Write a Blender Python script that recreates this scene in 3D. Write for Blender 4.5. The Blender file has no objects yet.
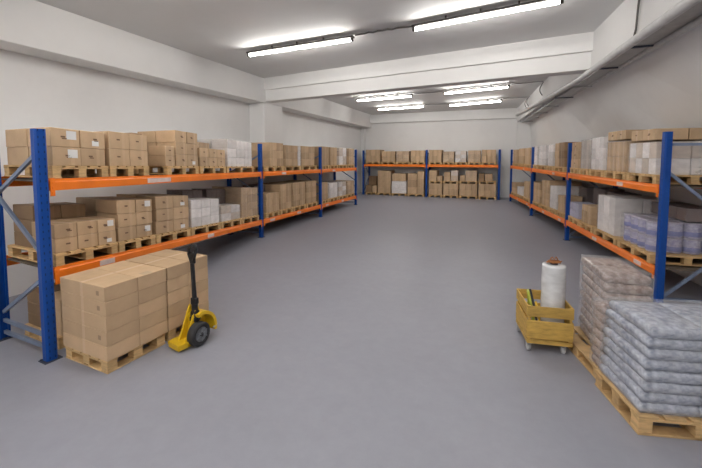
import bpy, bmesh, math, random
from mathutils import Vector, Matrix, noise
random.seed(7)
C = bpy.context.scene.collection
SC = bpy.context.scene
PI = math.pi

# ------------------------------------------------------------------ camera, world, exposure
cam_d = bpy.data.cameras.new('camera')
cam_d.sensor_fit = 'HORIZONTAL'
cam_d.sensor_width = 36.0
cam_d.lens = 36.0 * 360.0 / 702.0
cam_d.shift_y = -(234.0 - 180.3) / 702.0
cam_d.clip_end = 200
cam = bpy.data.objects.new('camera', cam_d)
C.objects.link(cam)
cam.location = (0, 0, 2.4)
_yaw, _pit = math.radians(21.7), math.atan(23.3 / 360.0)
_fw = Vector((-math.sin(_yaw) * math.cos(_pit), math.cos(_yaw) * math.cos(_pit), -math.sin(_pit)))
cam.rotation_euler = _fw.to_track_quat('-Z', 'Y').to_euler()
SC.camera = cam

world = bpy.data.worlds.new('world')
SC.world = world
world.use_nodes = True
world.node_tree.nodes['Background'].inputs[0].default_value = (0.80, 0.86, 1.0, 1)
world.node_tree.nodes['Background'].inputs[1].default_value = 0.05

SC.view_settings.view_transform = 'Standard'
SC.view_settings.look = 'None'
SC.view_settings.gamma = 1.0
SC.view_settings.exposure = 0.16
TUBE_STRENGTH = 62.0

# ------------------------------------------------------------------ helpers
def tag(o, label, cat, group=None, kind=None):
    o['label'] = label
    o['category'] = cat
    if group: o['group'] = group
    if kind: o['kind'] = kind
    return o

def thing(name, label, cat, loc=(0, 0, 0), rotz=0.0, group=None):
    o = bpy.data.objects.new(name, None)
    o.empty_display_size = 0.1
    C.objects.link(o)
    o.location = loc
    o.rotation_euler = (0, 0, rotz)
    return tag(o, label, cat, group)

class MB:
    """collects boxes, tubes and lathes, then links them as one mesh object"""
    def __init__(s): s.v, s.f, s.sm = [], [], []
    def raw(s, vs, fs, smooth=False):
        b = len(s.v)
        s.v += [tuple(p) for p in vs]
        s.f += [tuple(b + i for i in f) for f in fs]
        s.sm += [smooth] * len(fs)
    def box(s, x0, x1, y0, y1, z0, z1, c=0.0, M=None):
        """box; c > 0 chamfers every edge"""
        if c <= 0:
            vs = [(x, y, z) for z in (z0, z1) for y in (y0, y1) for x in (x0, x1)]
            fs = [(0, 2, 3, 1), (4, 5, 7, 6), (0, 1, 5, 4), (2, 6, 7, 3), (0, 4, 6, 2), (1, 3, 7, 5)]
        else:
            bm = bmesh.new()
            bmesh.ops.create_cube(bm, size=1)
            for v in bm.verts:
                v.co = Vector(((x0 + x1) / 2 + v.co.x * (x1 - x0), (y0 + y1) / 2 + v.co.y * (y1 - y0), (z0 + z1) / 2 + v.co.z * (z1 - z0)))
            bmesh.ops.bevel(bm, geom=bm.edges[:], offset=c, segments=1, affect='EDGES', profile=0.5)
            bm.verts.index_update()
            vs = [v.co.copy() for v in bm.verts]
            fs = [[v.index for v in f.verts] for f in bm.faces]
            bm.free()
        if M is not None: vs = [M @ Vector(p) for p in vs]
        s.raw(vs, fs)
        return s
    def tube(s, pts, r, n=10, cap=True, rr=None):
        pts = [Vector(p) for p in pts]
        rings = []
        up = Vector((0, 0, 1))
        prev = None
        for i, p in enumerate(pts):
            if i == 0: t = pts[1] - p
            elif i == len(pts) - 1: t = p - pts[i - 1]
            else: t = (pts[i + 1] - p).normalized() + (p - pts[i - 1]).normalized()
            t.normalize()
            if prev is None:
                a = t.cross(up)
                if a.length < 1e-3: a = t.cross(Vector((1, 0, 0)))
            else:
                a = prev - t * prev.dot(t)
            a.normalize(); prev = a
            b = t.cross(a)
            ra = rr[i] if rr else r
            rings.append([p + (a * math.cos(2 * PI * k / n) + b * math.sin(2 * PI * k / n)) * ra for k in range(n)])
        vs = [q for ring in rings for q in ring]
        fs = []
        for i in range(len(pts) - 1):
            for k in range(n):
                fs.append((i * n + k, i * n + (k + 1) % n, (i + 1) * n + (k + 1) % n, (i + 1) * n + k))
        s.raw(vs, fs, True)
        if cap:
            b = len(s.v)
            s.raw(rings[0], [tuple(reversed(range(n)))])
            s.raw(rings[-1], [tuple(range(n))])
        return s
    def bar(s, a, b, w, h):
        """rectangular bar from a to b, w wide (horizontal), h deep"""
        a, b = Vector(a), Vector(b)
        t = (b - a).normalized()
        x = t.cross(Vector((0, 0, 1)))
        if x.length < 1e-4: x = Vector((1, 0, 0))
        x.normalize(); y = x.cross(t)
        vs = []
        for p in (a, b):
            for i, j in ((-1, -1), (1, -1), (1, 1), (-1, 1)):
                vs.append(p + x * (i * w / 2) + y * (j * h / 2))
        s.raw(vs, [(3, 2, 1, 0), (4, 5, 6, 7), (0, 1, 5, 4), (1, 2, 6, 5), (2, 3, 7, 6), (3, 0, 4, 7)])
        return s
    def lathe(s, prof, n=20, M=None):
        """prof: (radius, z) pairs about z"""
        vs = []
        for r, z in prof:
            for k in range(n):
                p = Vector((r * math.cos(2 * PI * k / n), r * math.sin(2 * PI * k / n), z))
                vs.append(M @ p if M is not None else p)
        fs = []
        for i in range(len(prof) - 1):
            for k in range(n):
                fs.append((i * n + k, i * n + (k + 1) % n, (i + 1) * n + (k + 1) % n, (i + 1) * n + k))
        s.raw(vs, fs, True)
        s.raw(vs[:n], [tuple(reversed(range(n)))])
        s.raw(vs[-n:], [tuple(range(n))])
        return s
    def prism(s, outline, z0, z1, M=None):
        n = len(outline)
        vs = [Vector((x, y, z0)) for x, y in outline] + [Vector((x, y, z1)) for x, y in outline]
        if M is not None: vs = [M @ p for p in vs]
        s.raw(vs, [tuple(reversed(range(n))), tuple(range(n, 2 * n))] + [(i, (i + 1) % n, n + (i + 1) % n, n + i) for i in range(n)])
        return s
    def map(s, fn):
        s.v = [tuple(fn(*p)) for p in s.v]
        return s
    def build(s, name, mat, parent=None, loc=None, rotz=None):
        me = bpy.data.meshes.new(name)
        me.from_pydata(s.v, [], s.f)
        me.validate(); me.update()
        bm = bmesh.new(); bm.from_mesh(me)
        bmesh.ops.recalc_face_normals(bm, faces=bm.faces[:])
        bm.to_mesh(me); bm.free()
        if any(s.sm) and len(me.polygons) == len(s.sm):
            me.polygons.foreach_set('use_smooth', s.sm)
        me.materials.append(mat)
        o = bpy.data.objects.new(name, me)
        C.objects.link(o)
        if parent is not None: o.parent = parent
        if loc is not None: o.location = loc
        if rotz is not None: o.rotation_euler = (0, 0, rotz)
        return o

def clone(o, parent=None):
    c = o.copy()
    C.objects.link(c)
    c.parent = parent
    for ch in o.children: clone(ch, c)
    return c

# ------------------------------------------------------------------ materials
def new_mat(name):
    m = bpy.data.materials.new(name)
    m.use_nodes = True
    nt = m.node_tree
    return m, nt, nt.nodes['Principled BSDF'], nt.nodes['Material Output']

def N(nt, typ, **kw):
    n = nt.nodes.new(typ)
    for k, v in kw.items():
        if k in ('operation', 'blend_type', 'data_type', 'noise_dimensions', 'feature', 'wave_type', 'bands_direction'): setattr(n, k, v)
        else: n.inputs[k].default_value = v
    return n

def noise_ramp(nt, scale, stops, detail=4.0, coord='Object', rough=0.55, stretch=None):
    tc = N(nt, 'ShaderNodeTexCoord')
    nz = N(nt, 'ShaderNodeTexNoise', Scale=scale, Detail=detail, Roughness=rough)
    src = tc.outputs[coord]
    if stretch:
        mp = nt.nodes.new('ShaderNodeMapping')
        mp.inputs['Scale'].default_value = stretch
        nt.links.new(src, mp.inputs[0]); src = mp.outputs[0]
    nt.links.new(src, nz.inputs['Vector'])
    rp = nt.nodes.new('ShaderNodeValToRGB')
    el = rp.color_ramp.elements
    el[0].position, el[0].color = stops[0][0], (*stops[0][1], 1)
    el[1].position, el[1].color = stops[-1][0], (*stops[-1][1], 1)
    for p, c in stops[1:-1]:
        e = el.new(p); e.color = (*c, 1)
    nt.links.new(nz.outputs['Fac'], rp.inputs[0])
    return tc, nz, rp

def bump(nt, bsdf, src, strength=0.2, dist=0.01):
    b = N(nt, 'ShaderNodeBump', Strength=strength, Distance=dist)
    nt.links.new(src, b.inputs['Height'])
    nt.links.new(b.outputs[0], bsdf.inputs['Normal'])

def mul(c, k): return tuple(min(1.0, x * k) for x in c)

def simple(name, col, rough=0.5, metal=0.0, var=0.12, scale=6.0, coat=0.0, bmp=0.0):
    m, nt, b, o = new_mat(name)
    tc, nz, rp = noise_ramp(nt, scale, [(0.3, mul(col, 1 - var)), (0.7, mul(col, 1 + var))])
    nt.links.new(rp.outputs[0], b.inputs['Base Color'])
    b.inputs['Roughness'].default_value = rough
    b.inputs['Metallic'].default_value = metal
    b.inputs['Coat Weight'].default_value = coat
    if bmp: bump(nt, b, nz.outputs['Fac'], bmp)
    return m

def plaster(name, col):
    m, nt, b, o = new_mat(name)
    tc, nz, rp = noise_ramp(nt, 0.45, [(0.25, mul(col, 0.93)), (0.5, col), (0.75, mul(col, 1.04))], detail=8, rough=0.65)
    nt.links.new(rp.outputs[0], b.inputs['Base Color'])
    b.inputs['Roughness'].default_value = 0.75
    n2 = N(nt, 'ShaderNodeTexNoise', Scale=9.0, Detail=6.0)
    nt.links.new(tc.outputs['Object'], n2.inputs['Vector'])
    bump(nt, b, n2.outputs['Fac'], 0.12, 0.02)
    return m

M_WALL = plaster('white_plaster', (0.78, 0.775, 0.775))
M_CEIL = plaster('ceiling_plaster', (0.69, 0.69, 0.69))
M_BEAM = plaster('beam_plaster', (0.76, 0.755, 0.75))

def floor_mat():
    m, nt, b, o = new_mat('grey_epoxy_floor')
    tc, nz, rp = noise_ramp(nt, 0.55, [(0.3, (0.272, 0.277, 0.322)), (0.5, (0.295, 0.300, 0.348)), (0.72, (0.322, 0.327, 0.376))], detail=9, rough=0.7)
    n2 = N(nt, 'ShaderNodeTexNoise', Scale=7.0, Detail=8.0, Roughness=0.7)
    nt.links.new(tc.outputs['Object'], n2.inputs['Vector'])
    mx = N(nt, 'ShaderNodeMix', data_type='RGBA', blend_type='MULTIPLY')
    mx.inputs[0].default_value = 0.25
    r2 = nt.nodes.new('ShaderNodeValToRGB')
    r2.color_ramp.elements[0].position = 0.35; r2.color_ramp.elements[0].color = (0.78, 0.78, 0.78, 1)
    r2.color_ramp.elements[1].position = 0.65; r2.color_ramp.elements[1].color = (1, 1, 1, 1)
    nt.links.new(n2.outputs['Fac'], r2.inputs[0])
    nt.links.new(rp.outputs[0], mx.inputs[6]); nt.links.new(r2.outputs[0], mx.inputs[7])
    nt.links.new(mx.outputs[2], b.inputs['Base Color'])
    rr = N(nt, 'ShaderNodeMapRange'); rr.inputs['To Min'].default_value = 0.36; rr.inputs['To Max'].default_value = 0.58
    nt.links.new(nz.outputs['Fac'], rr.inputs[0]); nt.links.new(rr.outputs[0], b.inputs['Roughness'])
    b.inputs['Specular IOR Level'].default_value = 0.4
    bump(nt, b, n2.outputs['Fac'], 0.03, 0.01)
    return m
M_FLOOR = floor_mat()

def upright_mat():
    """blue enamel with two columns of punched slots"""
    m, nt, b, o = new_mat('blue_enamel')
    tc, nz, rp = noise_ramp(nt, 3.0, [(0.3, (0.002, 0.052, 0.27)), (0.7, (0.004, 0.066, 0.33))])
    sep = N(nt, 'ShaderNodeSeparateXYZ'); nt.links.new(tc.outputs['Object'], sep.inputs[0])
    def mth(op, a, bb=None):
        n = N(nt, 'ShaderNodeMath', operation=op)
        for i, v in enumerate((a, bb)):
            if v is None: continue
            if isinstance(v, (int, float)): n.inputs[i].default_value = v
            else: nt.links.new(v, n.inputs[i])
        return n.outputs[0]
    fz = mth('ABSOLUTE', mth('SUBTRACT', mth('FRACT', mth('MULTIPLY', sep.outputs['Z'], 12.0)), 0.5))
    zin = mth('LESS_THAN', fz, 0.17)
    ax = mth('ABSOLUTE', mth('SUBTRACT', mth('ABSOLUTE', sep.outputs['X']), 0.027))
    xin = mth('LESS_THAN', ax, 0.0055)
    ay = mth('GREATER_THAN', mth('ABSOLUTE', sep.outputs['Y']), 0.044)
    fac = mth('MULTIPLY', mth('MULTIPLY', zin, xin), ay)
    mx = N(nt, 'ShaderNodeMix', data_type='RGBA')
    nt.links.new(fac, mx.inputs[0]); nt.links.new(rp.outputs[0], mx.inputs[6])
    mx.inputs[7].default_value = (0.002, 0.022, 0.11, 1)
    nt.links.new(mx.outputs[2], b.inputs['Base Color'])
    b.inputs['Roughness'].default_value = 0.45
    b.inputs['Specular IOR Level'].default_value = 0.3
    return m
M_BLUE = upright_mat()
M_ORANGE = simple('orange_enamel', (0.94, 0.215, 0.012), 0.4, var=0.08, scale=3)
M_BRACE = simple('grey_blue_steel', (0.20, 0.25, 0.36), 0.42, 0.35)
M_FOOT = simple('dark_foot_steel', (0.05, 0.06, 0.09), 0.55, 0.3)
M_PLATE = simple('pale_load_plate', (0.78, 0.62, 0.58), 0.5)
M_BOLT = simple('zinc', (0.55, 0.56, 0.58), 0.35, 0.8)

def wood_mat(name, col):
    m, nt, b, o = new_mat(name)
    tc, nz, rp = noise_ramp(nt, 5.0, [(0.28, mul(col, 0.72)), (0.5, col), (0.72, mul(col, 1.18))], detail=6, stretch=(1.5, 1.5, 6))
    oi = N(nt, 'ShaderNodeObjectInfo')
    mr = N(nt, 'ShaderNodeMapRange'); mr.inputs['To Min'].default_value = 0.86; mr.inputs['To Max'].default_value = 1.12
    nt.links.new(oi.outputs['Random'], mr.inputs[0])
    hs = N(nt, 'ShaderNodeHueSaturation')
    nt.links.new(mr.outputs[0], hs.inputs['Value']); nt.links.new(rp.outputs[0], hs.inputs['Color'])
    nt.links.new(hs.outputs[0], b.inputs['Base Color'])
    b.inputs['Roughness'].default_value = 0.7
    bump(nt, b, nz.outputs['Fac'], 0.2, 0.004)
    return m
M_WOOD = wood_mat('pallet_pine', (0.62, 0.41, 0.195))

def carton_mat(name, col, tape=True):
    m, nt, b, o = new_mat(name)
    tc, nz, rp = noise_ramp(nt, 4.0, [(0.3, mul(col, 0.88)), (0.55, col), (0.75, mul(col, 1.07))], detail=5)
    oi = N(nt, 'ShaderNodeObjectInfo')
    mr = N(nt, 'ShaderNodeMapRange'); mr.inputs['To Min'].default_value = 0.84; mr.inputs['To Max'].default_value = 1.14
    nt.links.new(oi.outputs['Random'], mr.inputs[0])
    hs = N(nt, 'ShaderNodeHueSaturation')
    nt.links.new(mr.outputs[0], hs.inputs['Value']); nt.links.new(rp.outputs[0], hs.inputs['Color'])
    out = hs.outputs[0]
    if tape:
        sep = N(nt, 'ShaderNodeSeparateXYZ'); nt.links.new(tc.outputs['Object'], sep.inputs[0])
        ab = N(nt, 'ShaderNodeMath', operation='ABSOLUTE'); nt.links.new(sep.outputs['X'], ab.inputs[0])
        lt = N(nt, 'ShaderNodeMath', operation='LESS_THAN'); lt.inputs[1].default_value = 0.026
        nt.links.new(ab.outputs[0], lt.inputs[0])
        mk = N(nt, 'ShaderNodeMath', operation='MULTIPLY'); mk.inputs[1].default_value = 0.28
        nt.links.new(lt.outputs[0], mk.inputs[0])
        mx = N(nt, 'ShaderNodeMix', data_type='RGBA')
        nt.links.new(mk.outputs[0], mx.inputs[0]); nt.links.new(out, mx.inputs[6])
        mx.inputs[7].default_value = (*mul(col, 1.22), 1)
        out = mx.outputs[2]
        rr = N(nt, 'ShaderNodeMapRange'); rr.inputs['To Min'].default_value = 0.72; rr.inputs['To Max'].default_value = 0.35
        nt.links.new(lt.outputs[0], rr.inputs[0]); nt.links.new(rr.outputs[0], b.inputs['Roughness'])
    else:
        b.inputs['Roughness'].default_value = 0.72
    nt.links.new(out, b.inputs['Base Color'])
    n2 = N(nt, 'ShaderNodeTexNoise', Scale=14.0, Detail=3.0)
    nt.links.new(tc.outputs['Object'], n2.inputs['Vector'])
    bump(nt, b, n2.outputs['Fac'], 0.12, 0.006)
    return m
KRAFT = (0.545, 0.38, 0.232)
TONE = {
    'k': carton_mat('kraft_board', KRAFT),
    'd': carton_mat('dark_kraft_board', (0.30, 0.19, 0.105)),
    'w': carton_mat('white_board', (0.82, 0.78, 0.77), False),
    'g': carton_mat('grey_board', (0.55, 0.49, 0.44), False),
    'm': carton_mat('pinkish_board', (0.62, 0.52, 0.44), False),
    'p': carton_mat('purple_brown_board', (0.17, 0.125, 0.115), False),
    'v': carton_mat('lavender_board', (0.50, 0.49, 0.62), False),
}
M_LABEL = simple('white_paper', (0.80, 0.80, 0.80), 0.6, var=0.04)
M_MARK = simple('brown_print', (0.16, 0.09, 0.05), 0.7)
M_TAPE = simple('clear_brown_tape', (0.62, 0.48, 0.34), 0.22, var=0.06)

def film_mat(name, col, lo, hi):
    """stretch film: clear where smooth, milky along its wrinkles"""
    m, nt, b, o = new_mat(name)
    tc, nz, rp = noise_ramp(nt, 5.0, [(0.32, (lo,) * 3), (0.68, (hi,) * 3)], detail=2.5, rough=0.5, stretch=(1.0, 1.0, 2.2))
    b.inputs['Base Color'].default_value = (*col, 1)
    b.inputs['Roughness'].default_value = 0.25
    b.inputs['Specular IOR Level'].default_value = 0.6
    tr = N(nt, 'ShaderNodeBsdfTransparent')
    mix = N(nt, 'ShaderNodeMixShader')
    nt.links.new(rp.outputs[0], mix.inputs[0]); nt.links.new(tr.outputs[0], mix.inputs[1]); nt.links.new(b.outputs[0], mix.inputs[2])
    nt.links.new(mix.outputs[0], o.inputs['Surface'])
    return m
FILM = {
    'k': film_mat('clear_film', (0.76, 0.73, 0.70), 0.06, 0.18),
    'w': film_mat('milky_film', (0.84, 0.82, 0.81), 0.12, 0.22),
    'g': film_mat('hazy_film', (0.80, 0.78, 0.78), 0.12, 0.22),
    'm': film_mat('cloudy_film', (0.82, 0.79, 0.77), 0.16, 0.32),
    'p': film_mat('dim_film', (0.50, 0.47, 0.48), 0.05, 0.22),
    'v': film_mat('cool_film', (0.80, 0.80, 0.90), 0.06, 0.16),
    'n': film_mat('glossy_film', (0.82, 0.83, 0.86), 0.02, 0.24),
}

def pack_mat(name, dark, mid, light):
    """mottled contents seen through tight shrink film"""
    m, nt, b, o = new_mat(name)
    tc, nz, rp = noise_ramp(nt, 15.0, [(0.30, dark), (0.48, mid), (0.66, light)], detail=4, rough=0.55, stretch=(1, 1, 1.4))
    nt.links.new(rp.outputs[0], b.inputs['Base Color'])
    b.inputs['Roughness'].default_value = 0.3
    b.inputs['Coat Weight'].default_value = 0.6
    b.inputs['Coat Roughness'].default_value = 0.18
    n2 = N(nt, 'ShaderNodeTexNoise', Scale=16.0, Detail=5.0)
    nt.links.new(tc.outputs['Object'], n2.inputs['Vector'])
    bump(nt, b, n2.outputs['Fac'], 0.35, 0.010)
    return m
M_PACK_GREY = pack_mat('grey_shrink_pack', (0.20, 0.225, 0.30), (0.37, 0.40, 0.485), (0.57, 0.60, 0.68))
M_PACK_BROWN = pack_mat('brown_shrink_pack', (0.22, 0.155, 0.135), (0.36, 0.28, 0.255), (0.54, 0.46, 0.43))
M_TUB = pack_mat('lavender_tub', (0.30, 0.29, 0.48), (0.44, 0.42, 0.56), (0.60, 0.58, 0.68))
M_BAND = simple('blue_band', (0.22, 0.24, 0.48), 0.4)
M_TUBLID = simple('tub_lid', (0.42, 0.39, 0.47), 0.35)

M_YELLOW = simple('yellow_enamel', (0.72, 0.46, 0.015), 0.35, var=0.06)
M_BLACK = simple('black_plastic', (0.012, 0.012, 0.014), 0.4)
M_RUBBER = simple('black_rubber', (0.025, 0.025, 0.028), 0.7)
M_RIM = simple('grey_rim', (0.22, 0.23, 0.25), 0.4, 0.5)
M_CRATE = wood_mat('mustard_painted_board', (0.56, 0.355, 0.085))
M_CASTER = simple('grey_caster', (0.42, 0.42, 0.43), 0.45)
M_ROLL = film_mat('film_roll_white', (0.80, 0.81, 0.83), 0.75, 0.98)
M_CORE = simple('dark_core', (0.035, 0.028, 0.04), 0.6)
M_RUST = simple('orange_brown_strap', (0.33, 0.12, 0.03), 0.6, var=0.35, scale=30)
M_GREEN = simple('yellow_green_strap', (0.42, 0.46, 0.05), 0.4)
M_PIPE = simple('pale_grey_pipe', (0.55, 0.55, 0.55), 0.45)
M_TRAY = simple('galvanised_tray', (0.40, 0.40, 0.41), 0.45, 0.5)
M_CABLE = simple('dark_cable', (0.09, 0.085, 0.08), 0.6)
M_CABLE_GREY = simple('grey_cable', (0.16, 0.16, 0.16), 0.6)
M_HOUSE = simple('lamp_housing', (0.035, 0.03, 0.026), 0.7)
M_SHADE_DECK = simple('shade_deck_board', (0.13, 0.10, 0.075), 0.75)  # dark board for the decks added to shade the racks
M_TIN = simple('dark_tape_print', (0.30, 0.20, 0.12), 0.6)

def tube_mat():
    m, nt, b, o = new_mat('lit_tube')
    e = N(nt, 'ShaderNodeEmission')
    e.inputs['Color'].default_value = (1.0, 0.965, 0.91, 1)
    e.inputs['Strength'].default_value = TUBE_STRENGTH
    nt.links.new(e.outputs[0], o.inputs['Surface'])
    return m
M_TUBE = tube_mat()

# ------------------------------------------------------------------ the room
XL, YB, YF, ZC = -8.35, 23.05, -4.2, 5.2
def xr(y): return 1.88 + 0.121 * (YB - y)          # right wall
def struct(o, label=None):
    o['kind'] = 'structure'
    if label: o['label'] = label
    return o
T = 0.2
mb = MB(); mb.prism([(XL - T, YF - T), (xr(YF) + T, YF - T), (xr(YB) + T, YB + T), (XL - T, YB + T)], -0.2, 0.0)
struct(mb.build('floor', M_FLOOR))
mb = MB(); mb.prism([(XL - T, YF - T), (xr(YF) + T, YF - T), (xr(YB) + T, YB + T), (XL - T, YB + T)], ZC, ZC + 0.2)
struct(mb.build('ceiling', M_CEIL))
struct(MB().box(XL - T, XL, YF - T, YB + T, 0, ZC).build('wall_left', M_WALL))
struct(MB().box(XL, xr(YB), YB, YB + T, 0, ZC).build('wall_back', M_WALL))
struct(MB().box(XL, xr(YF), YF - T, YF, 0, ZC).build('wall_front', M_WALL))
mb = MB(); mb.prism([(xr(YF), YF - T), (xr(YF) + T, YF - T), (xr(YB) + T, YB + T), (xr(YB), YB + T)], 0, ZC)
struct(mb.build('wall_right', M_WALL))
struct(MB().box(XL, -7.68, YF, 17.15, 0, 2.84).build('light_block', M_WALL), 'added white wall thickening that keeps light out behind the left rack')  # added block: stops lamp light falling between rack and wall
# concrete beams along the walls and across the ceiling
struct(MB().box(XL, -7.70, YF, YB, 4.345, ZC, 0.012).build('trim_1', M_BEAM), 'deep white beam along the top of the left wall')
def xf(y): return 2.62 - 0.0516 * (y - 7.0)           # face of the boxed-out upper part of the right wall
def bx_(y): return 2.04 + 0.0636 * (8.97 - y)         # face of the beam at the top of it
mb = MB(); mb.prism([(bx_(YF), YF), (xr(YF), YF), (xr(YB), YB), (bx_(YB), YB)], 4.42, ZC)
struct(mb.build('trim_2', M_BEAM), 'white beam along the top of the right wall')
mb = MB()
vs, fs, n_ = [], [], 14
for i in range(n_ + 1):
    y = YF + (YB - YF) * i / n_
    vs += [(xf(y), y, 4.42), (xr(y), y, 4.42), (xr(y), y, 2.86)]
for i in range(n_):
    for k in range(3): fs.append((3 * i + k, 3 * i + (k + 1) % 3, 3 * i + 3 + (k + 1) % 3, 3 * i + 3 + k))
fs += [(0, 1, 2), (3 * n_, 3 * n_ + 2, 3 * n_ + 1)]
mb.raw(vs, fs)
struct(mb.build('trim_8', M_WALL), 'white sloping haunch below the beam of the right wall')
mb = MB(); mb.prism([(-7.7, YB - 0.28), (1.22, YB - 0.28), (1.22, YB), (-7.7, YB)], 4.63, 4.90)
mb.prism([(-7.7, YB - 0.22), (1.22, YB - 0.22), (1.22, YB), (-7.7, YB)], 4.90, ZC)
struct(mb.build('trim_3', M_BEAM), 'white stepped beam along the top of the back wall')
# cross beam, slightly skewed like the photograph: upper part overhangs the lower part
ax, ay, bx, by = -7.70, 10.95, 2.02, 9.67
sk = (by - ay) / (bx - ax)
def cb(x, off): return ay + sk * (x - ax) + off
mb = MB()
mb.prism([(ax, cb(ax, 0)), (bx, cb(bx, 0)), (bx, cb(bx, 0.62)), (ax, cb(ax, 0.62))], 4.79, ZC)
mb.prism([(ax, cb(ax, 0.10)), (bx, cb(bx, 0.10)), (bx, cb(bx, 0.52)), (ax, cb(ax, 0.52))], 4.40, 4.79)
struct(mb.build('trim_4', M_BEAM), 'white stepped beam across the middle of the ceiling')
struct(MB().box(XL, -7.70, 10.94, 12.15, 0, 4.345, 0.015).build('trim_5', M_WALL), 'white square pillar on the left wall')
struct(MB().box(1.16, xr(22.7), 22.74, YB, 0, 4.42, 0.0).build('trim_6', M_WALL), 'white pillar in the back right corner')
struct(MB().box(XL, -8.12, 22.82, YB, 0, 4.345, 0.01).build('trim_7', M_WALL), 'white pilaster in the back left corner')

# ------------------------------------------------------------------ pallet racks
POST_W, POST_D, FRAME_D, BEAM_H, PAL_H = 0.115, 0.095, 1.165, 0.14, 0.15
RACKS = {
    'L': dict(posts=[(-4.837, 2.519), (-6.43, 8.91), (-6.43, 12.86), (-6.43, 16.81)], V=[(-.9973, .0737), (-1, 0), (-1, 0), (-1, 0)],
              tops=[2.72, 2.79, 2.79, 2.77], up=[2.148, 1.966, 1.92, 1.876], lo=[1.095, .535, .505, .475]),
    'R': dict(posts=[(2.54, 7.2), (1.994, 11.877), (1.45, 16.35), (.853, 21.3)], V=[(.9928, .12)] * 4,
              tops=[2.8] * 4, up=[1.95, 1.95, 1.945, 1.94], lo=[.60, .59, .49, .40]),
    'B': dict(posts=[(-7.80, 21.75), (-3.775, 21.75), (.265, 21.75)], V=[(0, 1)] * 3,
              tops=[2.82] * 3, up=[1.95] * 3, lo=None),
}
LABELS = {'L': 'long two-level blue and orange pallet rack along the left wall',
          'R': 'long two-level blue and orange pallet rack along the right wall',
          'B': 'blue and orange pallet rack standing across the back wall'}

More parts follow.
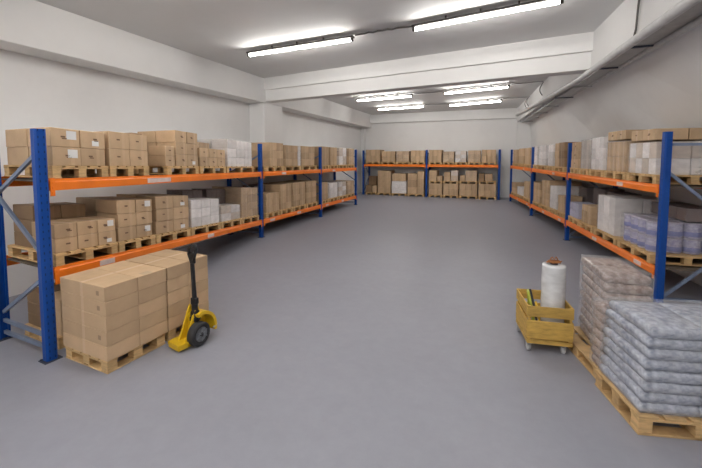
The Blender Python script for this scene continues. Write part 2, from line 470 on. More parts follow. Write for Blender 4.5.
def build_rack(key):
    R = RACKS[key]
    o0 = R['posts'][0]
    root = thing('pallet_rack', LABELS[key], 'pallet rack', (o0[0], o0[1], 0), 0, 'blue and orange pallet racks')
    org = Vector((o0[0], o0[1], 0))
    n = len(R['posts'])
    front, rear = [], []
    for i, p in enumerate(R['posts']):
        V = Vector((*R['V'][i], 0))
        ang = math.atan2(V.y, V.x) - PI / 2
        f = Vector((p[0], p[1], 0)) - org
        r = f + V * FRAME_D
        front.append(f); rear.append(r)
        for q, top in ((f, R['tops'][i]), (r, R['tops'][i])):
            m = MB()
            w, d = POST_W / 2, POST_D / 2
            c = 0.018
            m.prism([(-w + c, -d), (w - c, -d), (w, -d + c), (w, d), (w - .022, d), (w - .022, d - .03), (-w + .022, d - .03), (-w + .022, d), (-w, d), (-w, -d + c)], 0.008, top)
            u = m.build('upright', M_BLUE, root, q, ang)
            if q is r: u.rotation_euler = (0, 0, ang + PI)
            fp = MB().box(-.09, .09, -.075, .085, 0, .008)
            fp.lathe([(.012, .008), (.012, .022)], 6, Matrix.Translation((.07, .06, 0)))
            fp.lathe([(.012, .008), (.012, .022)], 6, Matrix.Translation((-.07, .06, 0)))
            fp.build('foot_plate', M_FOOT, u)
        # lacing between the front and the rear upright
        def fr(z): return f + V * .05 + Vector((0, 0, z))
        def rr(z): return r - V * .05 + Vector((0, 0, z))
        for a, b in ((fr(2.45), rr(1.92)), (rr(1.92), fr(1.25)), (fr(.98), rr(.37)), (fr(.28), rr(.26)), (fr(.14), rr(.10))) if key == 'L' else \
                    ((fr(2.15), rr(1.20)), (rr(1.16), fr(.12)), (fr(.10), rr(.10)), (fr(2.6), rr(2.6))):
            MB().bar(a, b, .032, .045).build('brace', M_BRACE, root)
    for i in range(n - 1):
        for lev in ('up', 'lo'):
            zz = R[lev]
            if zz is None: continue
            a, b, c, d = front[i], front[i + 1], rear[i + 1], rear[i]
            def mix4(s_, t_, dz):
                q = (a * (1 - s_) + b * s_) * (1 - t_) + (d * (1 - s_) + c * s_) * t_
                return q + Vector((0, 0, zz[i] * (1 - s_) + zz[i + 1] * s_ + dz))
            e = .075 / (b - a).length
            vs = [mix4(s_, t_, dz) for dz in (-.045, -.025) for s_, t_ in ((e, .05), (1 - e, .05), (1 - e, .95), (e, .95))]
            m = MB(); m.raw(vs, [(3, 2, 1, 0), (4, 5, 6, 7), (0, 1, 5, 4), (1, 2, 6, 5), (2, 3, 7, 6), (3, 0, 4, 7)])
            m.build('shade_deck', M_SHADE_DECK, root)  # deck added to darken the space under each level
            for line, side in ((front, -1), (rear, 1)):
                a, b = line[i], line[i + 1]
                t = (b - a).normalized()
                nrm = Vector((*R['V'][i], 0)); nrm = (nrm - t * nrm.dot(t)).normalized() * side
                ga, gb = a + t * (POST_W / 2 + .004), b - t * (POST_W / 2 + .004)
                sl = (zz[i + 1] - zz[i]) / (b - a).length
                za, zb = zz[i] + sl * .06, zz[i + 1] - sl * .06
                off = nrm * (POST_D / 2 - .028)
                # box beam with a step along its face
                m = MB()
                prof = [(-.026, -BEAM_H), (.026, -BEAM_H), (.026, -.045), (.014, -.03), (.014, 0), (-.026, 0)]
                vs = []
                for q, z in ((ga, za), (gb, zb)):
                    for px, pz in prof:
                        vs.append(q + off + nrm * px + Vector((0, 0, z + pz)))
                k = len(prof)
                m.raw(vs, [tuple(range(k)), tuple(range(2 * k - 1, k - 1, -1))] + [(j, (j + 1) % k, k + (j + 1) % k, k + j) for j in range(k)])
                bm_ = m.build('beam', M_ORANGE, root)
                for q, z, d in ((ga, za, 1), (gb, zb, -1)):
                    cpl = MB()
                    c0 = q + off + nrm * .022
                    cpl.bar(c0 + t * (.028 * d) + Vector((0, 0, z + .012)), c0 + t * (.028 * d) + Vector((0, 0, z - .205)), .06, .014) if False else None
                    M = Matrix.Translation(c0 + Vector((0, 0, z))) @ Matrix(((t.x, nrm.x, 0, 0), (t.y, nrm.y, 0, 0), (0, 0, 1, 0), (0, 0, 0, 1)))
                    x0, x1 = (-.002, .055) if d > 0 else (-.055, .002)
                    cpl.box(x0, x1, .004, .012, -.205, .008, 0, M)
                    for hz in (-.17, -.11, -.05):
                        cpl.box((x0 + x1) / 2 - .008, (x0 + x1) / 2 + .008, .012, .017, hz - .015, hz + .015, 0, M)
                    cpl.build('beam_connector', M_ORANGE, bm_)
                if side < 0:
                    for fx in ((.30,) if lev == 'up' else (.12, .55)):
                        if key == 'B': continue
                        z = za + (zb - za) * fx - .075
                        c0 = ga + (gb - ga) * fx + off + nrm * .0265
                        M = Matrix.Translation(c0 + Vector((0, 0, z))) @ Matrix(((t.x, nrm.x, 0, 0), (t.y, nrm.y, 0, 0), (sl, 0, 1, 0), (0, 0, 0, 1)))
                        wd = .30 if (key == 'L' and i == 0 and lev == 'up') else .13
                        MB().box(-wd, wd, 0, .002, -.045, .028, 0, M).build('load_plate', M_PLATE, bm_)
    return root
for k in RACKS: build_rack(k)

# ------------------------------------------------------------------ pallets and their loads
ORD = ['first', 'second', 'third', 'fourth', 'fifth', 'sixth', 'seventh', 'eighth', 'ninth', 'tenth', 'eleventh', 'twelfth', 'thirteenth', 'fourteenth', 'fifteenth', 'sixteenth', 'seventeenth']
def pallet(name, label, loc, rot, w, d, sy=1, kx=0.0, sl=0.0, h=PAL_H, group='wooden pallets', ring=False):
    """w along x, d along y, front edge at y=0 side; sheared by kx (x per y) and sl (z per x)"""
    root = thing(name, label, 'pallet', loc, rot, group)
    def fn(x, y, z): return (x + kx * y, y * sy, z + sl * x)
    tb, ch = .022, .018
    m = MB()
    nb = 5 if d < .9 or w < 1.0 else 6
    bw = w / nb * .80
    for i in range(nb):
        x = -w / 2 + bw / 2 + i * (w - bw) / (nb - 1)
        m.box(x - bw / 2, x + bw / 2, 0, d, h - tb, h, .003)
    m.map(fn).build('deck_boards', M_WOOD, root)
    m = MB()
    for y in (0.0, d / 2 - .06, d - .12):
        m.box(-w / 2, w / 2, y, y + .12, h - 2 * tb + .002, h - tb, .002)
    m.map(fn).build('stringer_boards', M_WOOD, root)
    for x in (-w / 2, -.06, w / 2 - .12):
        for y in (0.0, d / 2 - .06, d - .12):
            MB().box(x + .004, x + .116, y + .004, y + .116, ch, h - 2 * tb + .002, .004).map(fn).build('block', M_WOOD, root)
    for x in (-w / 2, -.06, w / 2 - .12):
        MB().box(x, x + .12, 0, d, 0, ch, .002).map(fn).build('bottom_board', M_WOOD, root)
    if ring:
        for y in (0.0, d - .12):
            MB().box(-w / 2 + .12, w / 2 - .12, y, y + .12, 0, ch, .002).map(fn).build('bottom_board', M_WOOD, root)
    return root

def carton_mesh(w, d, h, c=.006):
    return MB().box(-w / 2, w / 2, -d / 2, d / 2, 0, h, c)

def grid_shell(x0, x1, y0, y1, z0, z1, n=7, amp=.008, seed=0, bottom=False, puff=.0, step=None):
    """open-bottomed wrinkled shell around a load"""
    m = MB()
    def P(x, y, z, nx, ny, nz):
        q = Vector((x * 3.1 + seed, y * 3.1, z * 4.3))
        a = amp * noise.noise(q) + amp * .5 * noise.noise(q * 2.7)
        return (x + nx * (a + puff), y + ny * (a + puff), z + nz * a)
    def patch(fn):
        vs, fs = [], []
        for i in range(n + 1):
            for j in range(n + 1): vs.append(P(*fn(i / n, j / n)))
        for i in range(n):
            for j in range(n):
                a = i * (n + 1) + j
                fs.append((a, a + 1, a + n + 2, a + n + 1))
        m.raw(vs, fs, True)
    L = lambda a, b, t: a + (b - a) * t
    patch(lambda s, t: (L(x0, x1, s), y0, L(z0, z1, t), 0, -1, 0))
    patch(lambda s, t: (L(x0, x1, s), y1, L(z0, z1, t), 0, 1, 0))
    patch(lambda s, t: (x0, L(y0, y1, s), L(z0, z1, t), -1, 0, 0))
    patch(lambda s, t: (x1, L(y0, y1, s), L(z0, z1, t), 1, 0, 0))
    patch(lambda s, t: (L(x0, x1, s), L(y0, y1, t), z1, 0, 0, 1))
    return m

SPEC = {
 'L1U': ([
   (0.123, 0.954, 0.0, 1.08, 0.0),
   (0.98, 1.779, 0.0, 1.08, 0.0),
   (2.258, 3.254, 0.0, 1.08, 0.0),
   (3.309, 4.416, 0.0, 1.08, 0.0),
   (4.461, 6.059, 0.0, 1.08, 0.0),
   (1.88, 2.246, 0.62, 0.5, 0.0),
  ], [
   ('c', 0.147, 0.934, 0.03, 1.02, 0.15, 0.61, 2, 2, 2, 'k', 0),
   ('c', 0.996, 1.791, 0.03, 1.02, 0.15, 0.647, 2, 2, 2, 'k', 1),
   ('c', 2.538, 3.274, 0.03, 1.02, 0.15, 0.816, 2, 3, 2, 'k', 2),
   ('c', 2.238, 2.507, 0.03, 0.42, 0.15, 0.512, 1, 2, 1, 'k', 2),
   ('c', 1.989, 2.266, 0.64, 0.45, 0.15, 0.735, 1, 3, 1, 'd', 5),
   ('c', 3.337, 4.436, 0.03, 0.45, 0.15, 0.535, 3, 2, 1, 'k', 3),
   ('w', 3.564, 4.436, 0.52, 0.5, 0.15, 0.701, 2, 3, 1, 'k', 3),
   ('w', 4.575, 5.997, 0.04, 1.0, 0.15, 0.809, 3, 3, 2, 'w', 4),
  ]),
 'L1D': ([
   (0.108, 1.066, 0.0, 1.08, 0.0),
   (1.085, 1.881, 0.0, 1.08, 0.0),
   (1.901, 2.903, 0.0, 1.08, 0.0),
   (2.93, 4.102, 0.0, 1.08, 0.0),
   (4.13, 5.216, 0.0, 1.08, 0.0),
   (5.252, 6.375, 0.0, 1.08, 0.0),
  ], [
   ('c', 0.128, 1.059, 0.03, 0.5, 0.15, 0.505, 3, 2, 1, 'k', 0),
   ('c', 0.161, 0.935, 0.56, 0.48, 0.15, 0.695, 2, 3, 1, 'd', 0),
   ('c', 1.112, 1.848, 0.03, 1.02, 0.15, 0.762, 2, 3, 2, 'k', 1),
   ('c', 1.941, 2.9, 0.03, 1.02, 0.15, 0.797, 2, 3, 2, 'k', 2),
   ('w', 2.995, 4.102, 0.04, 0.48, 0.15, 0.7, 3, 3, 1, 'w', 3),
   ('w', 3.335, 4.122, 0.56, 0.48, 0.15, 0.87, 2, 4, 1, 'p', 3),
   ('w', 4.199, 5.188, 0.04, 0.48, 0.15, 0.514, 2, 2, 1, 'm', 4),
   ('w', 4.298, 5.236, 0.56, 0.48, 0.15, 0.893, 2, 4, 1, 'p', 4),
   ('w', 5.298, 6.366, 0.04, 1.0, 0.15, 0.951, 3, 4, 1, 'k', 5),
  ]),
 'L2U': ([
   (0.267, 1.235, 0.0, 1.08, 0.0),
   (1.271, 2.377, 0.0, 1.08, 0.0),
   (2.449, 3.599, 0.0, 1.08, 0.0),
  ], [
   ('c', 0.516, 1.255, 0.03, 1.02, 0.15, 0.89, 2, 3, 1, 'k', 0),
   ('c', 1.402, 2.184, 0.03, 1.02, 0.15, 0.846, 2, 3, 1, 'k', 1),
   ('w', 2.212, 2.397, 0.03, 1.0, 0.15, 0.833, 1, 2, 1, 'w', 1),
   ('c', 2.524, 3.47, 0.03, 1.02, 0.15, 0.859, 2, 3, 1, 'k', 2),
  ]),
 'L2D': ([
   (0.23, 0.966, 0.0, 1.08, 0.0),
   (1.012, 1.779, 0.0, 1.08, 0.0),
   (1.825, 2.698, 0.0, 1.08, 0.0),
   (2.751, 3.639, 0.0, 1.08, 0.0),
  ], [
   ('c', 0.293, 0.98, 0.03, 0.5, 0.15, 0.742, 2, 3, 1, 'k', 0),
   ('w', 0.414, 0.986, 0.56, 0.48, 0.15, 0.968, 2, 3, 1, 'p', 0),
   ('c', 1.071, 1.741, 0.03, 1.02, 0.15, 0.977, 2, 4, 1, 'k', 1),
   ('c', 1.886, 2.7, 0.03, 1.02, 0.15, 0.976, 2, 4, 1, 'k', 2),
   ('c', 2.814, 3.602, 0.03, 1.02, 0.15, 0.98, 2, 4, 1, 'k', 3),
  ]),
 'L3U': ([
   (0.102, 0.787, 0.0, 1.08, 0.0),
   (0.856, 1.686, 0.0, 1.08, 0.0),
   (1.796, 2.704, 0.0, 1.08, 0.0),
   (2.814, 3.698, 0.0, 1.08, 0.0),
  ], [
   ('c', 0.15, 0.797, 0.03, 1.02, 0.15, 0.905, 1, 2, 1, 'k', 0),
   ('c', 0.944, 1.627, 0.03, 1.02, 0.15, 0.902, 2, 2, 1, 'k', 1),
   ('w', 1.901, 2.724, 0.03, 1.0, 0.15, 0.916, 2, 2, 1, 'm', 2),
   ('w', 3.051, 3.718, 0.03, 1.0, 0.15, 0.924, 1, 2, 1, 'k', 3),
  ]),
 'L3D': ([
   (0.075, 0.715, 0.0, 1.08, 0.0),
   (0.794, 1.667, 0.0, 1.08, 0.0),
   (1.755, 2.664, 0.0, 1.08, 0.0),
   (2.75, 3.7, 0.0, 1.08, 0.0),
  ], [
   ('c', 0.124, 0.695, 0.03, 1.02, 0.15, 0.855, 1, 3, 1, 'k', 0),
   ('w', 0.861, 1.687, 0.03, 1.0, 0.15, 0.783, 2, 3, 1, 'w', 1),
   ('w', 1.859, 2.676, 0.03, 1.0, 0.15, 0.77, 2, 3, 1, 'm', 2),
   ('w', 2.861, 3.708, 0.03, 1.0, 0.15, 0.761, 2, 3, 1, 'k', 3),
  ]),
 'B1U': ([
   (0.176, 1.109, 0.0, 1.08, 0.0),
   (1.195, 2.098, 0.0, 1.08, 0.0),
   (2.161, 3.005, 0.0, 1.08, 0.0),
   (3.055, 3.928, 0.0, 1.08, 0.0),
  ], [
   ('c', 0.164, 1.098, 0.03, 1.02, 0.15, 0.905, 3, 2, 1, 'k', 0),
   ('c', 1.216, 2.067, 0.03, 1.02, 0.15, 0.805, 3, 2, 1, 'k', 1),
   ('w', 2.162, 2.945, 0.03, 1.0, 0.15, 0.805, 2, 3, 1, 'k', 2),
   ('c', 3.055, 3.893, 0.03, 1.02, 0.15, 0.842, 3, 2, 1, 'k', 3),
  ]),
 'B2U': ([
   (0.117, 0.89, 0.0, 1.08, 0.0),
   (0.948, 1.597, 0.0, 1.08, 0.0),
   (1.643, 2.31, 0.0, 1.08, 0.0),
   (2.359, 3.053, 0.0, 1.08, 0.0),
   (3.101, 3.875, 0.0, 1.08, 0.0),
  ], [
   ('c', 0.118, 0.861, 0.03, 1.02, 0.15, 0.865, 3, 2, 1, 'k', 0),
   ('w', 0.949, 1.576, 0.03, 1.0, 0.15, 0.772, 2, 3, 1, 'k', 1),
   ('w', 1.643, 2.244, 0.03, 1.0, 0.15, 0.797, 2, 3, 1, 'm', 2),
   ('w', 2.354, 3.031, 0.03, 1.0, 0.15, 0.821, 2, 3, 1, 'k', 3),
   ('c', 3.101, 3.849, 0.03, 1.02, 0.15, 0.855, 3, 2, 1, 'k', 4),
  ]),
 'B1D': ([
   (0.168, 0.908, 0.0, 1.08, 0.0),
   (0.961, 1.825, 0.0, 1.08, 0.0),
   (1.889, 2.827, 0.0, 1.08, 0.0),
   (2.889, 3.894, 0.0, 1.08, 0.0),
  ], [
   ('c', 0.17, 0.576, 0.03, 0.6, 0.15, 0.592, 1, 1, 1, 'd', 0),
   ('c', 0.596, 0.884, 0.03, 0.6, 0.15, 0.558, 1, 1, 1, 'k', 0),
   ('c', 0.148, 0.675, 0.66, 0.4, 0.15, 1.157, 1, 3, 1, 'd', 0),
   ('c', 0.961, 1.798, 0.03, 1.02, 0.15, 1.535, 2, 4, 1, 'k', 1),
   ('w', 1.877, 2.797, 0.03, 1.0, 0.15, 0.885, 2, 2, 1, 'w', 2),
   ('c', 1.912, 2.755, 0.05, 0.95, 0.908, 1.368, 2, 1, 1, 'k', 2),
   ('c', 2.875, 3.449, 0.03, 1.02, 0.15, 1.389, 1, 3, 1, 'k', 3),
   ('c', 3.473, 3.878, 0.03, 1.02, 0.15, 1.525, 1, 3, 1, 'k', 3),
  ]),
 'B2D': ([
   (0.144, 0.944, 0.0, 1.08, 0.0),
   (0.991, 1.869, 0.0, 1.08, 0.0),
   (1.914, 2.923, 0.0, 1.08, 0.0),
   (2.966, 3.922, 0.0, 1.08, 0.0),
   (0.133, 0.931, 0.0, 1.08, 0.827),
   (0.977, 1.854, 0.0, 1.08, 0.839),
   (1.898, 2.894, 0.0, 1.08, 0.855),
   (2.947, 3.885, 0.0, 1.08, 0.871),
  ], [
   ('c', 0.145, 0.922, 0.03, 1.02, 0.15, 0.827, 3, 2, 1, 'k', 0),
   ('c', 0.991, 1.847, 0.03, 1.02, 0.15, 0.839, 3, 2, 1, 'k', 1),
   ('c', 1.914, 2.896, 0.03, 1.02, 0.15, 0.855, 3, 2, 1, 'k', 2),
   ('c', 2.966, 3.895, 0.03, 1.02, 0.15, 0.872, 3, 2, 1, 'k', 3),
   ('c', 0.158, 0.606, 0.03, 1.0, 0.977, 1.595, 1, 2, 1, 'k', 4),
   ('c', 0.632, 0.912, 0.03, 0.6, 0.977, 1.274, 1, 1, 1, 'k', 4),
   ('c', 1.025, 1.387, 0.03, 1.0, 0.989, 1.501, 1, 2, 1, 'k', 5),
   ('w', 1.426, 1.821, 0.03, 0.95, 0.989, 1.607, 1, 2, 1, 'm', 5),
   ('c', 1.936, 2.214, 0.03, 0.9, 1.005, 1.329, 1, 1, 1, 'k', 6),
   ('w', 2.239, 2.857, 0.03, 0.95, 1.005, 1.608, 2, 2, 1, 'k', 6),
   ('c', 2.966, 3.261, 0.03, 1.0, 1.021, 1.445, 1, 2, 1, 'd', 7),
   ('c', 3.299, 3.695, 0.03, 1.0, 1.021, 1.429, 1, 2, 1, 'k', 7),
  ]),
 'R1U': ([
   (0.189, 1.223, 0.0, 1.08, 0.0),
   (1.279, 2.24, 0.0, 1.08, 0.0),
   (2.331, 3.128, 0.0, 1.08, 0.0),
   (3.214, 3.831, 0.0, 1.08, 0.0),
   (3.885, 4.56, 0.0, 1.08, 0.0),
  ], [
   ('w', 0.325, 1.233, 0.04, 1.0, 0.15, 0.701, 4, 2, 2, 'm', 0),
   ('c', 0.417, 1.24, 0.05, 0.98, 0.738, 0.931, 2, 1, 2, 'k', 0),
   ('w', 1.396, 2.252, 0.04, 1.0, 0.15, 0.761, 4, 2, 2, 'k', 1),
   ('c', 1.466, 2.26, 0.05, 0.98, 0.799, 0.985, 2, 1, 1, 'k', 1),
   ('w', 2.459, 3.148, 0.04, 1.0, 0.15, 0.899, 3, 3, 1, 'w', 2),
   ('w', 3.347, 3.851, 0.04, 1.0, 0.15, 0.872, 3, 3, 1, 'g', 3),
   ('c', 4.02, 4.58, 0.03, 1.02, 0.15, 0.848, 1, 3, 1, 'k', 4),
  ]),
 'R1D': ([
   (0.237, 1.472, 0.0, 1.08, 0.0),
   (1.543, 2.712, 0.0, 1.08, 0.0),
   (2.784, 3.603, 0.0, 1.08, 0.0),
   (3.715, 4.557, 0.0, 1.08, 0.0),
  ], [
   ('w', 1.743, 2.618, 0.04, 1.0, 0.15, 0.939, 3, 2, 2, 'w', 1),
   ('c', 2.958, 3.591, 0.03, 0.5, 0.15, 0.6, 2, 3, 1, 'k', 2),
   ('w', 3.876, 4.577, 0.04, 0.48, 0.15, 0.546, 3, 2, 1, 'v', 3),
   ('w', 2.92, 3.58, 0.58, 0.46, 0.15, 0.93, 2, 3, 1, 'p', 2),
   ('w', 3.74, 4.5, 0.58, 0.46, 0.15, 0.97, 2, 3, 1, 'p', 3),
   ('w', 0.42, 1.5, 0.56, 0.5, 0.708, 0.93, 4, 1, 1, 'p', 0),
  ]),
 'R2U': ([
   (0.427, 1.446, 0.0, 1.08, 0.0),
   (1.512, 2.319, 0.0, 1.08, 0.0),
   (2.47, 3.591, 0.0, 1.08, 0.0),
   (3.694, 4.344, 0.0, 1.08, 0.0),
  ], [
   ('c', 0.492, 1.029, 0.03, 1.02, 0.15, 0.893, 1, 3, 1, 'd', 0),
   ('c', 1.049, 1.466, 0.03, 1.02, 0.15, 0.884, 1, 3, 1, 'k', 0),
   ('w', 1.76, 2.339, 0.04, 1.0, 0.15, 0.862, 1, 3, 1, 'w', 1),
   ('w', 2.637, 3.611, 0.04, 1.0, 0.15, 0.879, 2, 3, 1, 'w', 2),
   ('w', 3.896, 4.364, 0.04, 1.0, 0.15, 0.872, 1, 2, 1, 'w', 3),
  ]),
 'R2D': ([
   (0.253, 0.938, 0.0, 1.08, 0.0),
   (1.051, 1.89, 0.0, 1.08, 0.0),
   (1.964, 2.937, 0.0, 1.08, 0.0),
   (3.136, 4.21, 0.0, 1.08, 0.0),
  ], [
   ('c', 0.359, 0.958, 0.03, 0.5, 0.15, 0.65, 1, 2, 1, 'k', 0),
   ('w', 1.156, 1.91, 0.04, 1.0, 0.15, 0.892, 1, 3, 1, 'w', 1),
   ('c', 2.042, 2.957, 0.03, 1.0, 0.15, 1.034, 2, 4, 1, 'k', 2),
   ('c', 3.172, 4.23, 0.03, 1.0, 0.15, 0.887, 2, 3, 1, 'k', 3),
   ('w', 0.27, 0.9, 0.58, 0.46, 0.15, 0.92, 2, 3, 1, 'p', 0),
  ]),
 'R3U': ([
   (0.416, 1.556, 0.0, 1.08, 0.0),
   (1.714, 2.993, 0.0, 1.08, 0.0),
   (3.184, 4.5, 0.0, 1.08, 0.0),
  ], [
   ('c', 0.599, 1.576, 0.03, 1.02, 0.15, 0.849, 1, 2, 1, 'k', 0),
   ('c', 1.875, 3.013, 0.03, 1.02, 0.15, 0.854, 1, 2, 1, 'k', 1),
   ('c', 3.349, 4.52, 0.03, 1.02, 0.15, 0.827, 1, 2, 1, 'k', 2),
  ]),
 'R3D': ([
   (0.374, 1.574, 0.0, 1.08, 0.0),
   (1.789, 3.1, 0.0, 1.08, 0.0),
   (3.345, 4.676, 0.0, 1.08, 0.0),
  ], [
   ('c', 0.578, 1.594, 0.03, 1.0, 0.15, 0.857, 1, 2, 1, 'k', 0),
   ('w', 1.894, 3.12, 0.03, 1.0, 0.15, 0.528, 1, 2, 1, 'w', 1),
   ('c', 3.413, 4.696, 0.03, 1.0, 0.15, 0.665, 1, 2, 1, 'k', 2),
  ]),
}


NAMES = {'L': 'left rack', 'R': 'right rack', 'B': 'back rack'}
def lay_name(k, n):
    return {1: ['single'], 2: ['bottom', 'top'], 3: ['bottom', 'middle', 'top'], 4: ['bottom', 'third', 'second', 'top']}[n][k] + ' layer' if n > 1 else ''
def col_name(k, n):
    return {1: [''], 2: ['left', 'right'], 3: ['left', 'middle', 'right']}[n][k]
TONEWORD = {'k': 'brown', 'd': 'dark brown', 'w': 'white', 'g': 'grey', 'm': 'pinkish brown', 'p': 'purple brown', 'v': 'lavender'}
count_pal = {}
n_carton = 0
for bay, (pals, loads) in SPEC.items():
    rk, bi, lev = bay[0], int(bay[1]) - 1, bay[2]
    R = RACKS[rk]
    A, Bp = Vector((*R['posts'][bi], 0)), Vector((*R['posts'][bi + 1], 0))
    U = (Bp - A).normalized(); Ln = (Bp - A).length
    V = Vector((*((-.9986, .0523) if bay[:2] == 'L1' else R['V'][bi]), 0))
    Pl = Vector((-U.y, U.x, 0))
    sy = V.dot(Pl)
    kx = V.dot(U) / abs(sy)
    sgn = 1 if sy > 0 else -1
    zz = R['up'] if lev == 'U' else R['lo']
    z0, z1 = (zz[bi], zz[bi + 1]) if zz else (0, 0)
    sl = (z1 - z0) / Ln
    rot = math.atan2(U.y, U.x)
    # depth starts at the front face of the uprights
    def place(u, v, z):
        p = A + U * u + V * (v - .03)
        return (p.x, p.y, z0 + sl * u + z)
    pname = {}
    for pi, (ua, ub, sb, dep, base) in enumerate(pals):
        tier = 'floor' if (rk == 'B' and lev == 'D' and base < .1) else 'second-tier' if (rk == 'B' and lev == 'D') else 'upper' if lev == 'U' else 'lower'
        if bay == 'L1U' and pi == 5:
            pn = 'small pallet behind the third upper pallet of left rack'; lb = 'small rear pallet seen in the gap before third upper pallet of left rack'
            pname[pi] = 'small rear pallet high on left rack'
        else:
            kk = (rk, tier); count_pal[kk] = count_pal.get(kk, 0) + 1
            side = 'from the left' if rk == 'B' else 'from the front'
            pname[pi] = '%s %s pallet of %s' % (ORD[count_pal[kk] - 1], tier, NAMES[rk])
            lb = 'pale pine pallet, %s %s along the %s counting %s' % (ORD[count_pal[kk] - 1], {'upper': 'on the upper beams', 'lower': 'on the lower beams', 'floor': 'on the floor', 'second-tier': 'raised on cartons'}[tier], NAMES[rk], side)
        pallet('wooden_pallet', lb, place((ua + ub) / 2, sb, base + .003), rot, ub - ua, dep, sgn, kx, sl, group='pallets on the racks')
    for li, (kind, ua, ub, sb, dep, zb, zt, nc, nl, nr, tone, pi) in enumerate(loads):
        same = [l for l in loads if l[11] == pi]
        extra = ''
        if len(same) > 1:
            me = loads[li]
            if me[3] > .4: extra = 'rear stack'
            elif any(l[3] > .4 for l in same) and len(same) == 2: extra = 'front stack'
            elif me[5] > .5 and not lev == 'D' or (rk == 'B' and 'floor' in pname[pi] and me[5] > .5): extra = 'crowning row'
            elif me[5] < .2 and any(l[5] > .7 for l in same) and len(same) == 2: extra = 'lower stack'
            else:
                fr_ = sorted([l for l in same if l[3] < .4], key=lambda l: l[1] if rk != 'R' else -l[1])
                extra = ('left stack', 'right stack')[min(1, fr_.index(me))] if len(fr_) == 2 else ('left stack', 'middle stack', 'right stack')[fr_.index(me)]
        W, H = ub - ua, zt - zb
        cw, ch_, cd = W / nc, H / nl, dep / nr
        gap = .006
        hue = mat = TONE[tone]
        def fn(x, y, z): return (x + kx * y, y, z + sl * x)
        if kind == 'w':
            lb = '%s stretch-wrapped carton stack%s, %s' % ({'k': 'brown', 'w': 'milky white', 'g': 'hazy grey', 'm': 'pinkish', 'p': 'dark purple-brown', 'v': 'lavender'}[tone], ' at rear' if extra == 'rear stack' else (' ' + extra.replace(' stack', ' side').replace('crowning row', 'on top') if extra else ''), 'on ' + pname[pi])
            root = thing('wrapped_carton_stack', lb, 'wrapped carton stack', place((ua + ub) / 2, sb, zb + .004), rot, 'film-wrapped carton stacks')
        for a in range(nl):
            for b in range(nc):
                for r in range(nr):
                    x = -W / 2 + cw * (b + .5); y = sgn * (cd * (r + .5)); z = ch_ * a
                    jx, jy = random.uniform(-.004, .004), random.uniform(-.012, .004)
                    m = carton_mesh(cw - gap, cd - gap - .012, ch_ - .003)
                    if kind == 'w':
                        ct = m.map(fn).build('carton', mat if not (tone == 'm' and (a + b) % 2 == 0) else TONE['k'] if li % 2 else TONE['w'], root)
                        ct.location = fn(x, y, z)
                    else:
                        ncn = nc
                        cidx = b if rk != 'R' else nc - 1 - b
                        lab = TONEWORD[tone] + ' carton'
                        bits = [q for q in (lay_name(a, nl), col_name(cidx, nc), ('front row' if r == 0 else 'rear row') if nr > 1 else '') if q]
                        if bits: lab += ', ' + ' '.join(bits)
                        if extra: lab += ' in ' + extra
                        lab += ', ' + pname[pi]
                        px, py, pz = place((ua + ub) / 2, sb, zb + .004)
                        dx = U * (x + kx * abs(y) + jx) + Pl * (y + sgn * jy)
                        ct = m.map(fn).build('carton', mat, None, (px + dx.x, py + dx.y, pz + z + sl * (x + jx)), rot)
                        tag(ct, lab, 'carton', 'cartons on the ' + NAMES[rk])
                        n_carton += 1
                        near = bay in ('L1U', 'L1D', 'R1U')
                        if near and r == 0 and tone == 'k':
                            fy = -sgn * (cd - gap - .012) / 2
                            def decal(name, mt, xa, xb, za, zc):
                                q = MB(); y0, y1 = sorted((fy - sgn * .0012, fy + sgn * .0005))
                                q.box(xa, xb, y0, y1, za, zc)
                                return q.map(fn).build(name, mt, ct)
                            hw, hh = cw / 2, ch_
                            k_ = random.uniform(-.04, .04)
                            decal('printed_mark', M_MARK, -.035 + k_, .025 + k_, hh * .50, hh * .50 + .020)
                            if random.random() < .5: decal('printed_mark', M_MARK, -.02 + k_, .045 + k_, hh * .42, hh * .42 + .014)
                            if (bay, li, a, b) in (('L1U', 0, 1, 0), ('L1U', 0, 0, 0), ('L1D', 0, 1, 2), ('L1D', 1, 2, 1), ('L1D', 2, 2, 1), ('L1D', 2, 0, 1)):
                                decal('shipping_label', M_LABEL, hw * .05, hw * .75, hh * .42, hh * .88)
                            elif (bay, li, a, b) in (('L1U', 0, 1, 1), ('L1D', 0, 0, 2), ('L1D', 3, 0, 1), ('L1D', 3, 2, 1), ('L1U', 2, 0, 1)):
                                decal('shipping_label', M_LABEL, -hw * .1, hw * .45, hh * .15, hh * .45)
        if kind == 'w':
            y0, y1 = sorted((-sgn * .006, sgn * (dep - .004)))
            film = grid_shell(-W / 2 - .007, W / 2 + .007, y0, y1, .004, H + .008, 7, .0015, li * 7.3 + bi)
            film.map(fn).build('stretch_film', FILM[tone], root)

# carton pallet on the floor inside the near bay of the left rack
FV = Vector((-.9973, .0737, 0)); FU = Vector((.0737, .9973, 0))
fr_rot = math.atan2(FU.y, FU.x)
p0 = Vector((-4.837, 2.519, 0)) + FU * .62 + FV * .16
pallet('wooden_pallet', 'pale pallet on the floor inside the near end frame of left rack', (p0.x, p0.y, 0), fr_rot, .92, .86, 1, group='pallets on the floor')
for a in range(3):
    for r in range(2):
        h = .155
        q = p0 + FV * (.215 + .42 * r)
        ct = carton_mesh(.84, .405, h - .003).build('carton', TONE['d' if r else 'k'], None, (q.x, q.y, PAL_H + .001 + h * a), fr_rot)
        tag(ct, 'brown carton, %s layer %s, on floor pallet inside left rack end frame' % (('bottom', 'middle', 'top')[a], ('right', 'left')[r]), 'carton', 'cartons under the left rack')

